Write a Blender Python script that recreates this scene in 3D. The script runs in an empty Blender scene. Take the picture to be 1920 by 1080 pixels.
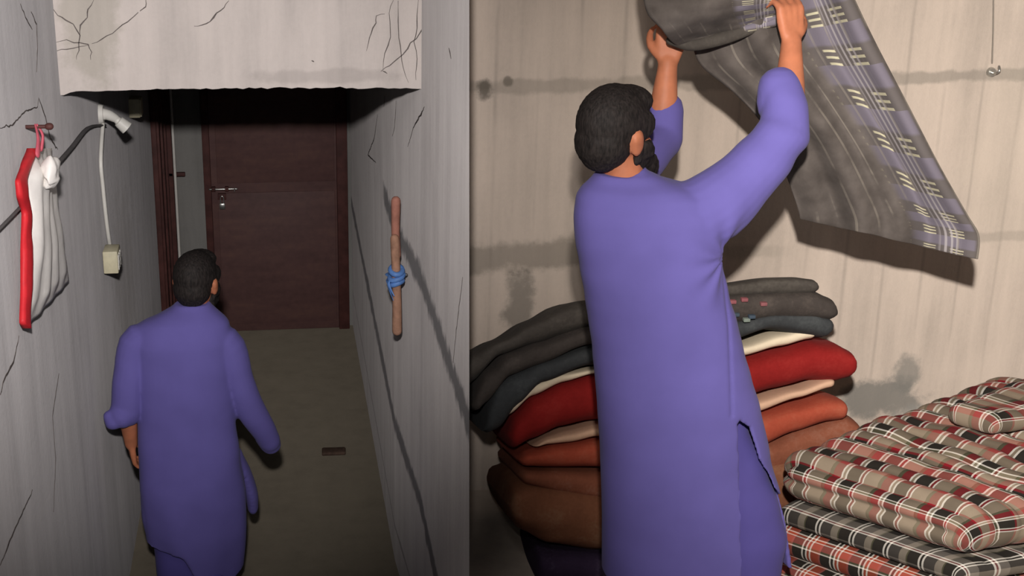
import bpy, bmesh, math, random
from mathutils import Vector, Matrix, noise
random.seed(7)
PI = math.pi
D = bpy.data
C = bpy.context.scene.collection
SC = bpy.context.scene

# ---------------------------------------------------------------- camera
FPX, CX, CY, H = 2600.0, 760.0, 540.0, 3.3
PITCH = math.atan(890 / FPX)
YAW = math.atan(270 * math.cos(PITCH) / FPX)
cam_d = D.cameras.new('camera')
cam = D.objects.new('camera', cam_d); C.objects.link(cam)
cam.location = (0, 0, H)
cam.rotation_euler = (PI / 2 - PITCH, 0, -YAW)
cam_d.sensor_width = 36; cam_d.sensor_fit = 'HORIZONTAL'
cam_d.lens = FPX / 1920 * 36
cam_d.shift_x = (960 - CX) / 1920
cam_d.clip_start = 0.02
SC.camera = cam

# ---------------------------------------------------------------- world, lights, exposure
w = D.worlds.new('world'); SC.world = w; w.use_nodes = True
w.node_tree.nodes['Background'].inputs[0].default_value = (0.95, 0.97, 1.0, 1)
w.node_tree.nodes['Background'].inputs[1].default_value = 0.20

def light(name, kind, loc, power, col, size, target=None, cone=None, blend=1.0):
    l = D.lights.new(name, kind); l.energy = power; l.color = col
    l.shadow_soft_size = size
    o = D.objects.new(name, l); C.objects.link(o); o.location = loc
    if target:
        o.rotation_euler = (Vector(target) - Vector(loc)).to_track_quat('-Z', 'Y').to_euler()
    if cone:
        l.spot_size = math.radians(cone); l.spot_blend = blend
    return o
light('corridor_lamp', 'SPOT', (-0.04, 0.1, 3.62), 860, (1.0, 0.955, 0.94), 0.05, (-0.46, 5.0, 2.25), 44, 1.0)
light('hall_fill', 'POINT', (-0.1, 2.0, 3.75), 22, (1.0, 0.96, 0.94), 0.25)  # added unseen fill light, brightens the near side walls
light('bay_lamp', 'SPOT', (0.06, 0.1, 3.72), 1500, (1.0, 0.935, 0.88), 0.04, (3.7, 4.7, 1.75), 60, 1.0)

SC.view_settings.view_transform = 'Standard'
SC.view_settings.look = 'None'
SC.view_settings.gamma = 1
SC.view_settings.use_curve_mapping = False
SC.view_settings.exposure = 0.0

# ---------------------------------------------------------------- measuring helpers (photograph pixel -> point on a real plane)
FW = Vector((math.sin(YAW) * math.cos(PITCH), math.cos(YAW) * math.cos(PITCH), -math.sin(PITCH)))
RT = Vector((math.cos(YAW), -math.sin(YAW), 0)); UP = RT.cross(FW)
CP = Vector((0, 0, H))
def ray(x, y): return FW * FPX + RT * (x - CX) - UP * (y - CY)
def at(x, y, Y):
    v = ray(x, y); return CP + v * (Y / v.y)
def atx(x, y, X):
    v = ray(x, y); return CP + v * (X / v.x)
def atz(x, y, Z):
    v = ray(x, y); return CP + v * ((Z - H) / v.z)

# ---------------------------------------------------------------- object helpers
def props(o, label=None, cat=None, group=None, kind=None):
    if label: o['label'] = label
    if cat: o['category'] = cat
    if group: o['group'] = group
    if kind: o['kind'] = kind
    return o
def thing(name, loc, label, cat, group=None):
    o = D.objects.new(name, None); C.objects.link(o); o.location = loc; o.empty_display_size = 0.05
    return props(o, label, cat, group)
def link(name, me, mat=None, parent=None, smooth=True):
    o = D.objects.new(name, me); C.objects.link(o)
    if mat: me.materials.clear(); me.materials.append(mat)
    if smooth:
        me.polygons.foreach_set('use_smooth', [True] * len(me.polygons))
    if parent:
        o.parent = parent; o.matrix_parent_inverse = Matrix.Translation(parent.location).inverted()
    return o
def bm_obj(name, bm, mat=None, parent=None, smooth=True, auto=None):
    bmesh.ops.recalc_face_normals(bm, faces=bm.faces)
    me = D.meshes.new(name); bm.to_mesh(me); bm.free()
    o = link(name, me, mat, parent, smooth)
    if auto:
        me.set_sharp_from_angle(angle=math.radians(auto))
    return o
def rebase(o):
    """put a mesh's origin at its own base"""
    vs = [v.co for v in o.data.vertices]
    c = Vector(((min(v.x for v in vs) + max(v.x for v in vs)) / 2, (min(v.y for v in vs) + max(v.y for v in vs)) / 2, min(v.z for v in vs)))
    o.data.transform(Matrix.Translation(-c)); o.location = c
    return o
def add_box(bm, lo, hi, bev=0.0, rot=None, seg=2):
    lo = Vector(lo); hi = Vector(hi); c = (lo + hi) / 2; s = hi - lo
    r = bmesh.ops.create_cube(bm, size=1)
    vs = r['verts']
    for v in vs: v.co = Vector((v.co.x * s.x, v.co.y * s.y, v.co.z * s.z))
    if bev:
        es = list({e for v in vs for e in v.link_edges})
        rb = bmesh.ops.bevel(bm, geom=es, offset=bev, segments=seg, affect='EDGES', profile=0.5)
        vs = list({v for f in rb['faces'] for v in f.verts} | {v for v in vs if v.is_valid})
    for v in vs:
        if rot: v.co = rot @ v.co
        v.co += c
    return vs
def frames(pts):
    n = len(pts); T = []
    for i in range(n):
        t = (pts[min(i + 1, n - 1)] - pts[max(i - 1, 0)]).normalized(); T.append(t)
    ref = Vector((0, 1, 0)) if abs(T[0].y) < 0.9 else Vector((1, 0, 0))
    a = (ref - T[0] * ref.dot(T[0])).normalized(); out = []
    for t in T:
        a = (a - t * a.dot(t)).normalized(); out.append((a, t.cross(a)))
    return out
def resample(pts, rad, n):
    """Catmull-Rom through points and radii"""
    pts = [Vector(p) for p in pts]; P = []; R = []
    m = len(pts)
    for i in range(m - 1):
        for k in range(n):
            t = k / n
            p0, p1, p2, p3 = pts[max(i - 1, 0)], pts[i], pts[i + 1], pts[min(i + 2, m - 1)]
            P.append(0.5 * ((2 * p1) + (p2 - p0) * t + (2 * p0 - 5 * p1 + 4 * p2 - p3) * t * t + (3 * p1 - p0 - 3 * p2 + p3) * t ** 3))
            R.append(rad[i] + (rad[i + 1] - rad[i]) * (t * t * (3 - 2 * t)))
    P.append(pts[-1]); R.append(rad[-1])
    return P, R
def add_tube(bm, pts, rad, seg=14, smooth=0, round_ends=True, flat=1.0):
    pts = [Vector(p) for p in pts]
    if not isinstance(rad, (list, tuple)): rad = [rad] * len(pts)
    rad = list(rad)
    if smooth: pts, rad = resample(pts, rad, smooth)
    if round_ends:
        t0 = (pts[0] - pts[1]).normalized(); t1 = (pts[-1] - pts[-2]).normalized()
        a = [(pts[0] + t0 * rad[0] * math.sin(k), rad[0] * math.cos(k)) for k in (1.35, 0.95, 0.5)]
        b = [(pts[-1] + t1 * rad[-1] * math.sin(k), rad[-1] * math.cos(k)) for k in (0.5, 0.95, 1.35)]
        pts = [q[0] for q in a] + pts + [q[0] for q in b]; rad = [q[1] for q in a] + rad + [q[1] for q in b]
    fr = frames(pts); rings = []
    for p, r, (a, b) in zip(pts, rad, fr):
        rings.append([bm.verts.new(p + a * r * math.cos(2 * PI * k / seg) + b * r * flat * math.sin(2 * PI * k / seg)) for k in range(seg)])
    for i in range(len(rings) - 1):
        for k in range(seg):
            bm.faces.new((rings[i][k], rings[i][(k + 1) % seg], rings[i + 1][(k + 1) % seg], rings[i + 1][k]))
    bm.faces.new(rings[0]); bm.faces.new(rings[-1])
def add_loft(bm, rings):
    R = [[bm.verts.new(p) for p in ring] for ring in rings]; n = len(R[0])
    for i in range(len(R) - 1):
        for k in range(n):
            bm.faces.new((R[i][k], R[i][(k + 1) % n], R[i + 1][(k + 1) % n], R[i + 1][k]))
    bm.faces.new(R[0]); bm.faces.new(R[-1])
def se(t, n):
    """superellipse unit point"""
    c, s = math.cos(t), math.sin(t)
    return math.copysign(abs(c) ** (2 / n), c), math.copysign(abs(s) ** (2 / n), s)
def add_ball(bm, c, r, M=None, seg=24):
    """ellipsoid; M = 3x3 orientation"""
    rr = bmesh.ops.create_uvsphere(bm, u_segments=seg, v_segments=seg * 2 // 3, radius=1)
    for v in rr['verts']:
        p = Vector((v.co.x * r[0], v.co.y * r[1], v.co.z * r[2]))
        v.co = (M @ p if M else p) + Vector(c)
    return rr['verts']
def fuse(bm, voxel, smooth=4):
    """one continuous skin over overlapping closed shapes"""
    bmesh.ops.recalc_face_normals(bm, faces=bm.faces)
    me = D.meshes.new('tmp'); bm.to_mesh(me); bm.free()
    o = D.objects.new('tmp', me); C.objects.link(o)
    m = o.modifiers.new('r', 'REMESH'); m.mode = 'VOXEL'; m.voxel_size = voxel
    if smooth:
        s = o.modifiers.new('s', 'SMOOTH'); s.iterations = smooth; s.factor = 0.5
    dg = bpy.context.evaluated_depsgraph_get()
    out = D.meshes.new_from_object(o.evaluated_get(dg), depsgraph=dg)
    D.objects.remove(o); D.meshes.remove(me)
    return out
def displace(me, fn):
    ns = [v.normal.copy() for v in me.vertices]
    for v, n in zip(me.vertices, ns):
        v.co = v.co + n * fn(v.co, n)
    me.update()
def lerp(a, b, t): return a + (b - a) * t
def interp(tab, x):
    """tab: rows sorted by first column; linear interpolation of the rest"""
    if x <= tab[0][0]: return tab[0][1:]
    for p, q in zip(tab, tab[1:]):
        if x <= q[0]:
            t = (x - p[0]) / (q[0] - p[0]); t = t * t * (3 - 2 * t) * 0.5 + t * 0.5
            return tuple(lerp(a, b, t) for a, b in zip(p[1:], q[1:]))
    return tab[-1][1:]

# ---------------------------------------------------------------- materials
def lin(c):
    return tuple((x / 255 / 12.92) if x / 255 <= 0.04045 else ((x / 255 + 0.055) / 1.055) ** 2.4 for x in c) + (1,)
class N:
    def __init__(s, name):
        s.m = D.materials.new(name); s.m.use_nodes = True; s.t = s.m.node_tree; s.b = s.t.nodes['Principled BSDF']
        s.co = s.t.nodes.new('ShaderNodeTexCoord')
    def n(s, k, **kw):
        x = s.t.nodes.new(k)
        for a, v in kw.items(): setattr(x, a, v)
        return x
    def put(s, sock, v):
        if hasattr(v, 'default_value') or hasattr(v, 'is_output'): s.t.links.new(v, sock)
        else: sock.default_value = v
    def math(s, op, a, b=0.0, c=0.0, clamp=False):
        x = s.n('ShaderNodeMath', operation=op, use_clamp=clamp)
        s.put(x.inputs[0], a); s.put(x.inputs[1], b); s.put(x.inputs[2], c)
        return x.outputs[0]
    def vec(s, v, mul):
        x = s.n('ShaderNodeVectorMath', operation='MULTIPLY'); s.put(x.inputs[0], v); x.inputs[1].default_value = mul
        return x.outputs[0]
    def noise(s, v, scale, detail=4, rough=0.55):
        x = s.n('ShaderNodeTexNoise'); s.put(x.inputs['Vector'], v)
        x.inputs['Scale'].default_value = scale; x.inputs['Detail'].default_value = detail; x.inputs['Roughness'].default_value = rough
        return x.outputs['Fac']
    def ramp(s, f, stops, interp='LINEAR'):
        x = s.n('ShaderNodeValToRGB'); e = x.color_ramp.elements; x.color_ramp.interpolation = interp
        while len(e) < len(stops): e.new(0.5)
        for q, (p, c) in zip(e, stops):
            q.position = p; q.color = c if len(c) == 4 else tuple(c) + (1,)
        s.put(x.inputs[0], f); return x.outputs['Color']
    def mix(s, f, a, b, mode='MIX'):
        x = s.n('ShaderNodeMix', data_type='RGBA', blend_type=mode)
        s.put(x.inputs['Factor'], f); s.put(x.inputs['A'], a); s.put(x.inputs['B'], b)
        return x.outputs['Result']
    def smooth(s, v, lo, hi):
        x = s.n('ShaderNodeMapRange', interpolation_type='SMOOTHSTEP'); s.put(x.inputs[0], v)
        x.inputs[1].default_value = lo; x.inputs[2].default_value = hi
        return x.outputs[0]
    def xyz(s, v):
        x = s.n('ShaderNodeSeparateXYZ'); s.put(x.inputs[0], v); return x.outputs
    def comb(s, a, b, c=0.0):
        x = s.n('ShaderNodeCombineXYZ'); s.put(x.inputs[0], a); s.put(x.inputs[1], b); s.put(x.inputs[2], c); return x.outputs[0]
    def bump(s, h, strength=0.3, dist=0.01):
        x = s.n('ShaderNodeBump'); s.put(x.inputs['Height'], h); x.inputs['Strength'].default_value = strength; x.inputs['Distance'].default_value = dist
        s.t.links.new(x.outputs[0], s.b.inputs['Normal'])
    def out(s, col, rough=0.85, spec=0.2, metal=0.0, sheen=0.0):
        s.put(s.b.inputs['Base Color'], col); s.put(s.b.inputs['Roughness'], rough)
        s.b.inputs['Specular IOR Level'].default_value = spec; s.b.inputs['Metallic'].default_value = metal
        s.b.inputs['Sheen Weight'].default_value = sheen
        return s.m
def plain(name, c, rough=0.8, spec=0.2, metal=0.0, var=0.12, scale=30, sheen=0.0, bump=0.0):
    k = N(name); f = k.noise(k.co.outputs['Object'], scale)
    a = lin(c); b = tuple(x * (1 - var) for x in a[:3]) + (1,); d = tuple(min(1, x * (1 + var)) for x in a[:3]) + (1,)
    col = k.ramp(f, [(0.3, b), (0.7, d)])
    if bump: k.bump(f, bump, 0.004)
    return k.out(col, rough, spec, metal, sheen)

def concrete(name, c, axis, bands=(), spots=(), contrast=1.0, boards=0.0):
    """board-marked concrete; axis = 'x' or 'y' is the wall's horizontal direction.
    bands: (h0, z0, h1, z1, half width, strength, colour); spots: (h, z, rh, rz, strength, colour)"""
    k = N(name); P = k.co.outputs['Object']; X = k.xyz(P); h = X[0] if axis == 'x' else X[1]; z = X[2]
    streak = k.noise(k.vec(P, (10, 10, 0.9)), 1.0, 6, 0.62)
    cloud = k.noise(P, 2.2, 5, 0.6)
    fine = k.noise(P, 60, 3, 0.6)
    g = k.math('ADD', k.math('MULTIPLY', streak, 0.55), k.math('ADD', k.math('MULTIPLY', cloud, 0.35), k.math('MULTIPLY', fine, 0.10)))
    a = lin(c); m = 0.26 * contrast
    col = k.ramp(g, [(0.32, tuple(x * (1 - m) for x in a[:3])), (0.5, a), (0.70, tuple(min(1, x * (1 + m * 0.8)) for x in a[:3]))])
    ns = k.noise(P, 9, 5, 0.65)
    if boards:
        fr = k.math('FRACT', k.math('ADD', k.math('DIVIDE', h, boards), k.math('MULTIPLY', k.noise(k.vec(P, (3, 3, .3)), 1.0), 0.5)))
        ln = k.math('SUBTRACT', 1.0, k.smooth(k.math('ABSOLUTE', k.math('SUBTRACT', fr, 0.5)), 0.0, 0.07))
        ln = k.math('MULTIPLY', ln, k.smooth(k.noise(k.vec(P, (5, 5, 1.4)), 1.0), 0.42, 0.62))
        col = k.mix(k.math('MULTIPLY', ln, 0.35), col, tuple(x * 0.55 for x in a[:3]) + (1,))
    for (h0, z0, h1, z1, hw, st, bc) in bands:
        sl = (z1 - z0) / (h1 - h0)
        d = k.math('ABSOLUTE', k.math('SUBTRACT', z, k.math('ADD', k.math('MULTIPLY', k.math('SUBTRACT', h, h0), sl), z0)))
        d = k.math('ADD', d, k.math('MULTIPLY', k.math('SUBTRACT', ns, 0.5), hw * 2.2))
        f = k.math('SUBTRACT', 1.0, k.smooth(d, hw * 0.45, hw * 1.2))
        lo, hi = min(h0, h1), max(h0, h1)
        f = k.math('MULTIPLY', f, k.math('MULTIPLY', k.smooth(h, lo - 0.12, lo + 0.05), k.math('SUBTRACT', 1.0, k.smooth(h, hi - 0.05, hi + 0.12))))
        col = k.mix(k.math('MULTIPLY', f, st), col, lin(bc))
    for (sh, sz, rh, rz, st, bc) in spots:
        dh = k.math('DIVIDE', k.math('SUBTRACT', h, sh), rh); dz = k.math('DIVIDE', k.math('SUBTRACT', z, sz), rz)
        d = k.math('SQRT', k.math('ADD', k.math('MULTIPLY', dh, dh), k.math('MULTIPLY', dz, dz)))
        d = k.math('ADD', d, k.math('MULTIPLY', k.math('SUBTRACT', ns, 0.5), 1.8))
        f = k.math('SUBTRACT', 1.0, k.smooth(d, 0.55, 1.1))
        col = k.mix(k.math('MULTIPLY', f, st), col, lin(bc))
    k.bump(k.math('ADD', k.math('MULTIPLY', streak, 0.6), k.math('MULTIPLY', fine, 0.5)), 0.35, 0.012)
    k.b.inputs['Diffuse Roughness'].default_value = 1.0
    return k.out(col, 0.9, 0.15)

def plaid(name, stops_u, stops_v, pu, pv, off=(0, 0)):
    """woven check: warp and weft stripe colours averaged"""
    k = N(name); U = k.xyz(k.co.outputs['UV'])
    def cyc(stops):
        out = []; q = 0
        tot = sum(wd for wd, _ in stops)
        for wd, c in stops:
            out.append((q / tot, lin(c))); q += wd
        return out
    fu = k.math('FRACT', k.math('ADD', k.math('DIVIDE', U[0], pu), off[0])); fv = k.math('FRACT', k.math('ADD', k.math('DIVIDE', U[1], pv), off[1]))
    a = k.ramp(fu, cyc(stops_u), 'CONSTANT'); b = k.ramp(fv, cyc(stops_v), 'CONSTANT')
    col = k.mix(0.5, a, b)
    f = k.noise(k.co.outputs['Object'], 14, 4)
    col = k.mix(0.25, col, k.ramp(f, [(0.3, (.35, .35, .35)), (0.7, (.65, .65, .65))]), 'OVERLAY')
    k.bump(k.noise(k.co.outputs['Object'], 120, 2), 0.15, 0.002)
    return k.out(col, 0.95, 0.05, sheen=0.02)

DK = (72, 70, 68)
RW, LW = 0.51, -0.71            # passage walls
NR, NL = 0.55, -0.745           # stair-hall walls in front of the lintel
YL, YB = 5.0, 8.85              # lintel face, end wall
ZL = 2.36                       # lintel underside
ZC = 3.95                       # ceiling
YW = 4.95                       # back wall of the bay
ZB = 0.73                       # bay floor
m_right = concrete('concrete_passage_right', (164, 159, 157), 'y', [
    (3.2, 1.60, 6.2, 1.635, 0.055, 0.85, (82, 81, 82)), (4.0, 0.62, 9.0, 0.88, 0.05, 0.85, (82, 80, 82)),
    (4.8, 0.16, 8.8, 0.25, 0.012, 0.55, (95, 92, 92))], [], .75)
m_left = concrete('concrete_passage_left', (142, 139, 139), 'y', [], [(6.3, 1.2, .5, .5, .25, (110, 106, 100))], .8)
m_lint = concrete('concrete_lintel', (204, 196, 191), 'x', [], [(-.62, 2.62, .12, .3, .35, (150, 146, 128)), (.2, 2.40, .3, .03, .25, (140, 132, 128))], 0.7)
m_end = concrete('concrete_end_wall', (150, 148, 144), 'x', [], [], 0.8)
m_floor = concrete('concrete_floor', (120, 112, 98), 'x', [], [(.1, 6.5, .4, .6, .0, (90, 85, 75))], 0.6)
m_bay = concrete('concrete_bay_wall', (199, 186, 173), 'x', [
    (0.5, 1.70, 1.25, 1.72, 0.06, 0.55, (120, 112, 100)), (1.2, 1.72, 1.9, 1.70, 0.03, .3, (140, 132, 120)), (0.5, 2.36, 2.0, 2.36, 0.03, 0.38, (128, 120, 108)),
    (2.25, 2.36, 3.2, 2.38, 0.025, 0.5, (130, 124, 114)), (2.6, 1.73, 3.4, 1.74, 0.022, 0.35, (140, 132, 122))],
    [(0.775, 2.355, .042, .055, .75, (78, 72, 62)), (0.86, 2.38, .02, .022, .6, (95, 88, 76)), (0.93, 1.52, .07, .14, .6, (110, 105, 96)), (2.42, 1.06, .24, .10, .85, (126, 124, 118)),
     (2.52, 1.16, .07, .1, .7, (128, 126, 120)), (2.65, 0.98, .2, .06, .6, (150, 148, 142)), (2.9, 2.05, .3, .5, .15, (200, 190, 172))], 0.75, boards=0.155)
m_bayf = concrete('concrete_bay_floor', (178, 165, 152), 'x', [], [], .6)
m_plain = concrete('concrete_plain', (150, 145, 140), 'x', [], [], 0.8)
m_crack = plain('crack_dirt', (104, 97, 94), 0.95, 0.05, scale=40, var=.3)
m_door = N('door_paint')
_P = m_door.co.outputs['Object']
_c = m_door.ramp(m_door.math('ADD', m_door.math('MULTIPLY', m_door.noise(m_door.vec(_P, (1, 1, 5)), 3), .6), m_door.math('MULTIPLY', m_door.noise(_P, 25), .4)),
                 [(.3, lin((88, 63, 61))), (.5, lin((100, 72, 69))), (.72, lin((112, 82, 74)))])
m_door = m_door.out(_c, 0.6, 0.3)
m_jamb = plain('dark_rust_steel', (82, 48, 44), 0.65, 0.3, var=.3, scale=12)
m_steel = plain('bright_steel', (205, 205, 200), 0.3, 0.5, 0.9)
m_white = plain('white_plastic', (225, 222, 214), 0.45, 0.4, var=.05)
m_cream = plain('yellowed_plastic', (206, 198, 168), 0.5, 0.4, var=.1)
m_black = plain('black_rubber', (34, 33, 33), 0.6, 0.3)
m_cable = plain('dark_cable', (104, 101, 101), 0.7, 0.2)

# ---------------------------------------------------------------- structure
def slab(name, lo, hi, mat, parent=None):
    bm = bmesh.new(); add_box(bm, lo, hi)
    o = bm_obj(name, bm, mat, parent, smooth=False)
    return props(o, kind='structure')
slab('floor', (NL - .2, 0.5, -0.2), (RW + .12, YB + .15, 0), m_floor)
slab('ceiling', (LW, YL + .25, ZL + .05), (RW, YB + .1, ZL + .22), m_plain)
slab('wall_back', (LW - .1, YB, -0.1), (RW + .1, YB + .15, ZL + .2), m_end)
# lintel with a chipped lower arris
bm = bmesh.new()
nx = 60
top, bot, botb = [], [], []
for i in range(nx + 1):
    t = i / nx; x = lerp(NL - .01, NR + .01, t)
    inside = 0 < i < nx
    e = 0.006 * noise.noise(Vector((x * 14, 0, 3))) + 0.005 * noise.noise(Vector((x * 45, 1, 3)))
    e += lerp(0.0, -0.012, t) + 0.008 * math.sin(t * PI)
    if x < -0.708: e -= 0.012 * min(1, (-0.708 - x) / .012)
    bot.append((x, YL + 0.004 * noise.noise(Vector((x * 30, 4, 0))), ZL + e)); top.append((x, YL, ZC)); botb.append((x, YL + .27, ZL + e * .3))
tb = [(p[0], YL + .27, ZC) for p in top]
add_rows = [[bm.verts.new(p) for p in r] for r in (top, bot, botb, tb)]
for a in range(4):
    b = (a + 1) % 4
    for i in range(nx): bm.faces.new((add_rows[a][i], add_rows[a][i + 1], add_rows[b][i + 1], add_rows[b][i]))
bm.faces.new([r[0] for r in add_rows]); bm.faces.new([r[-1] for r in add_rows])
lintel = props(bm_obj('wall_lintel', bm, m_lint, smooth=False), kind='structure')

def prism(bm, plan, z0, z1):
    lo = [bm.verts.new((x, y, z0)) for x, y in plan]; hi = [bm.verts.new((x, y, z1)) for x, y in plan]
    n = len(plan)
    for i in range(n): bm.faces.new((lo[i], lo[(i + 1) % n], hi[(i + 1) % n], hi[i]))
    bm.faces.new(lo); bm.faces.new(hi)
YJ = 5.7
bm = bmesh.new(); prism(bm, [(LW, YJ), (LW, YB + .1), (LW - .2, YB + .1), (LW - .2, YJ)], 0, 2.9)
props(bm_obj('wall_left', bm, m_left, smooth=False), kind='structure')
bm = bmesh.new(); prism(bm, [(NL, .5), (NL, YL), (LW, YJ), (LW - .2, YJ), (NL - .22, .5)], 0, ZC)
props(bm_obj('wall_front_left', bm, m_left, smooth=False), kind='structure')

# dividing wall between the passage and the bay: far part, near part with a splayed end
bm = bmesh.new(); prism(bm, [(RW, YJ), (RW + .08, YJ), (RW + .08, YB + .1), (RW, YB + .1)], 0, 2.9)
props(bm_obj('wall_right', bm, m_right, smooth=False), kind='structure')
bm = bmesh.new(); prism(bm, [(NR, 2.0), (NR + .05, 2.0), (NR + .05, YW), (RW + .08, YJ), (RW, YJ), (NR, YL)], 0, ZC)
n1, n2 = ray(880, 0), ray(880, 1080)
pn = n1.cross(n2).normalized()
r = bmesh.ops.bisect_plane(bm, geom=bm.verts[:] + bm.edges[:] + bm.faces[:], plane_co=CP, plane_no=pn, clear_outer=(pn.x > 0), clear_inner=(pn.x <= 0))
bmesh.ops.holes_fill(bm, edges=[e for e in bm.edges if e.is_boundary])
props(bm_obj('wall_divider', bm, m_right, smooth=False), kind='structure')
# the bay
slab('floor_bay', (NR + .05, 2.0, ZB - .25), (4.2, YW + .1, ZB), m_bayf)
slab('wall_bay_back', (NR + .05, YW, 0.4), (4.2, YW + .16, ZC), m_bay)
slab('wall_bay_right', (4.0, 1.0, 0.4), (4.2, YW + .1, ZC), m_bay)
slab('ceiling_hall', (NL - .2, 0.6, ZC), (4.2, YW + .3, ZC + .15), m_plain)

def onwall(x, y, side, off=0.0):
    near, far = (NR, RW) if side > 0 else (NL, LW); X = near
    for _ in range(12):
        q = atx(x, y, X - side * off); X = lerp(near, far, max(0, min(1, (q.y - YL) / (YJ - YL))))
    return atx(x, y, X - side * off)
# cracks: thin dirt-filled ribbons following the wall
def crack(pts, wd, normal, parent, jit=0.006, taper=True):
    bm = bmesh.new(); P = []
    pts = [Vector(p) for p in pts]
    for a, b in zip(pts, pts[1:]):
        n = max(2, int((b - a).length / 0.022))
        for i in range(n):
            q = a.lerp(b, i / n); P.append(q + Vector([jit * noise.noise(q * 40 + Vector((k * 7, 0, 0))) * (1 - abs(normal[k])) for k in range(3)]))
    P.append(pts[-1]); n = len(P); nrm = Vector(normal); rings = []
    for i, p in enumerate(P):
        t = (P[min(i + 1, n - 1)] - P[max(i - 1, 0)]).normalized(); s = t.cross(nrm).normalized()
        wv = wd * (0.55 + 0.9 * abs(noise.noise(p * 25))) * (min(1, 0.3 + 3 * min(i, n - 1 - i) / n) if taper else 1)
        rings.append([p - s * wv - nrm * .004, p - s * wv * .6 + nrm * .0012, p + s * wv * .6 + nrm * .0012, p + s * wv - nrm * .004])
    add_loft(bm, rings)
    o = bm_obj('crack', bm, m_crack, parent, smooth=False)
    return o
fl = lambda pts: [at(x, y, YL) for x, y in pts]
for pts, wd in [
    ([(88, 0), (108, 28), (122, 38), (138, 45), (150, 68), (147, 95), (143, 112)], .0035), ([(178, 0), (165, 18), (163, 32), (150, 48), (150, 68)], .004),
    ([(104, 80), (125, 76), (150, 80), (165, 84), (172, 98), (170, 112)], .0035), ([(274, 0), (272, 12), (240, 40), (210, 62), (190, 74), (172, 82)], .0038),
    ([(104, 96), (125, 92), (150, 88), (168, 84)], .0028), ([(428, 0), (420, 14), (405, 24), (394, 40), (380, 47), (364, 49)], .0042),
    ([(720, 26), (706, 29), (704, 44), (695, 62), (690, 80), (687, 96)], .0038), ([(737, 0), (730, 25), (732, 70), (722, 100), (718, 130)], .003),
    ([(746, 0), (747, 55), (752, 100), (756, 128), (766, 155)], .0034), ([(784, 0), (783, 40), (778, 80), (782, 110), (780, 150)], .0034),
    ([(822, 5), (806, 45), (780, 72), (755, 102), (730, 122), (714, 134)], .004), ([(716, 134), (726, 138)], .006), ([(583, 112), (589, 116)], .007)]:
    if any(x > 797 for x, y in pts): pts = [(min(x, 797), y) for x, y in pts]
    crack(fl(pts), wd, (0, -1, 0), lintel)
wl = D.objects['wall_front_left']; wr = D.objects['wall_right']; wd_ = D.objects['wall_divider']; wle = D.objects['wall_left']
for pts, wd in [([(38, 8), (50, 38), (60, 55)], .005), ([(58, 22), (68, 45), (70, 90), (68, 135)], .006), ([(72, 182), (85, 220), (94, 260), (108, 280)], .007), ([(0, 240), (22, 235), (45, 210), (70, 200), (72, 186)], .004),
                ([(35, 630), (25, 680), (8, 710), (0, 740)], .006), ([(110, 700), (98, 780), (104, 860), (100, 960)], .005), ([(60, 920), (20, 1010), (0, 1060)], .005)]:
    crack([onwall(x, y, -1) for x, y in pts], wd, (1, 0, 0), wl)
for pts, wd in [([(708, 215), (702, 260), (690, 290), (705, 305)], .006), ([(743, 190), (740, 240), (736, 255)], .005), ([(796, 200), (775, 240), (765, 275)], .0035), ([(722, 180), (720, 200)], .004)]:
    crack([onwall(x, y, 1) for x, y in pts], wd, (-1, 0, 0), wr)
for pts, wd in [([(868, 520), (858, 600), (850, 680)], .003), ([(842, 90), (846, 110)], .006)]:
    crack([onwall(x, y, 1) for x, y in pts], wd, (-1, 0, 0), wd_)

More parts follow.
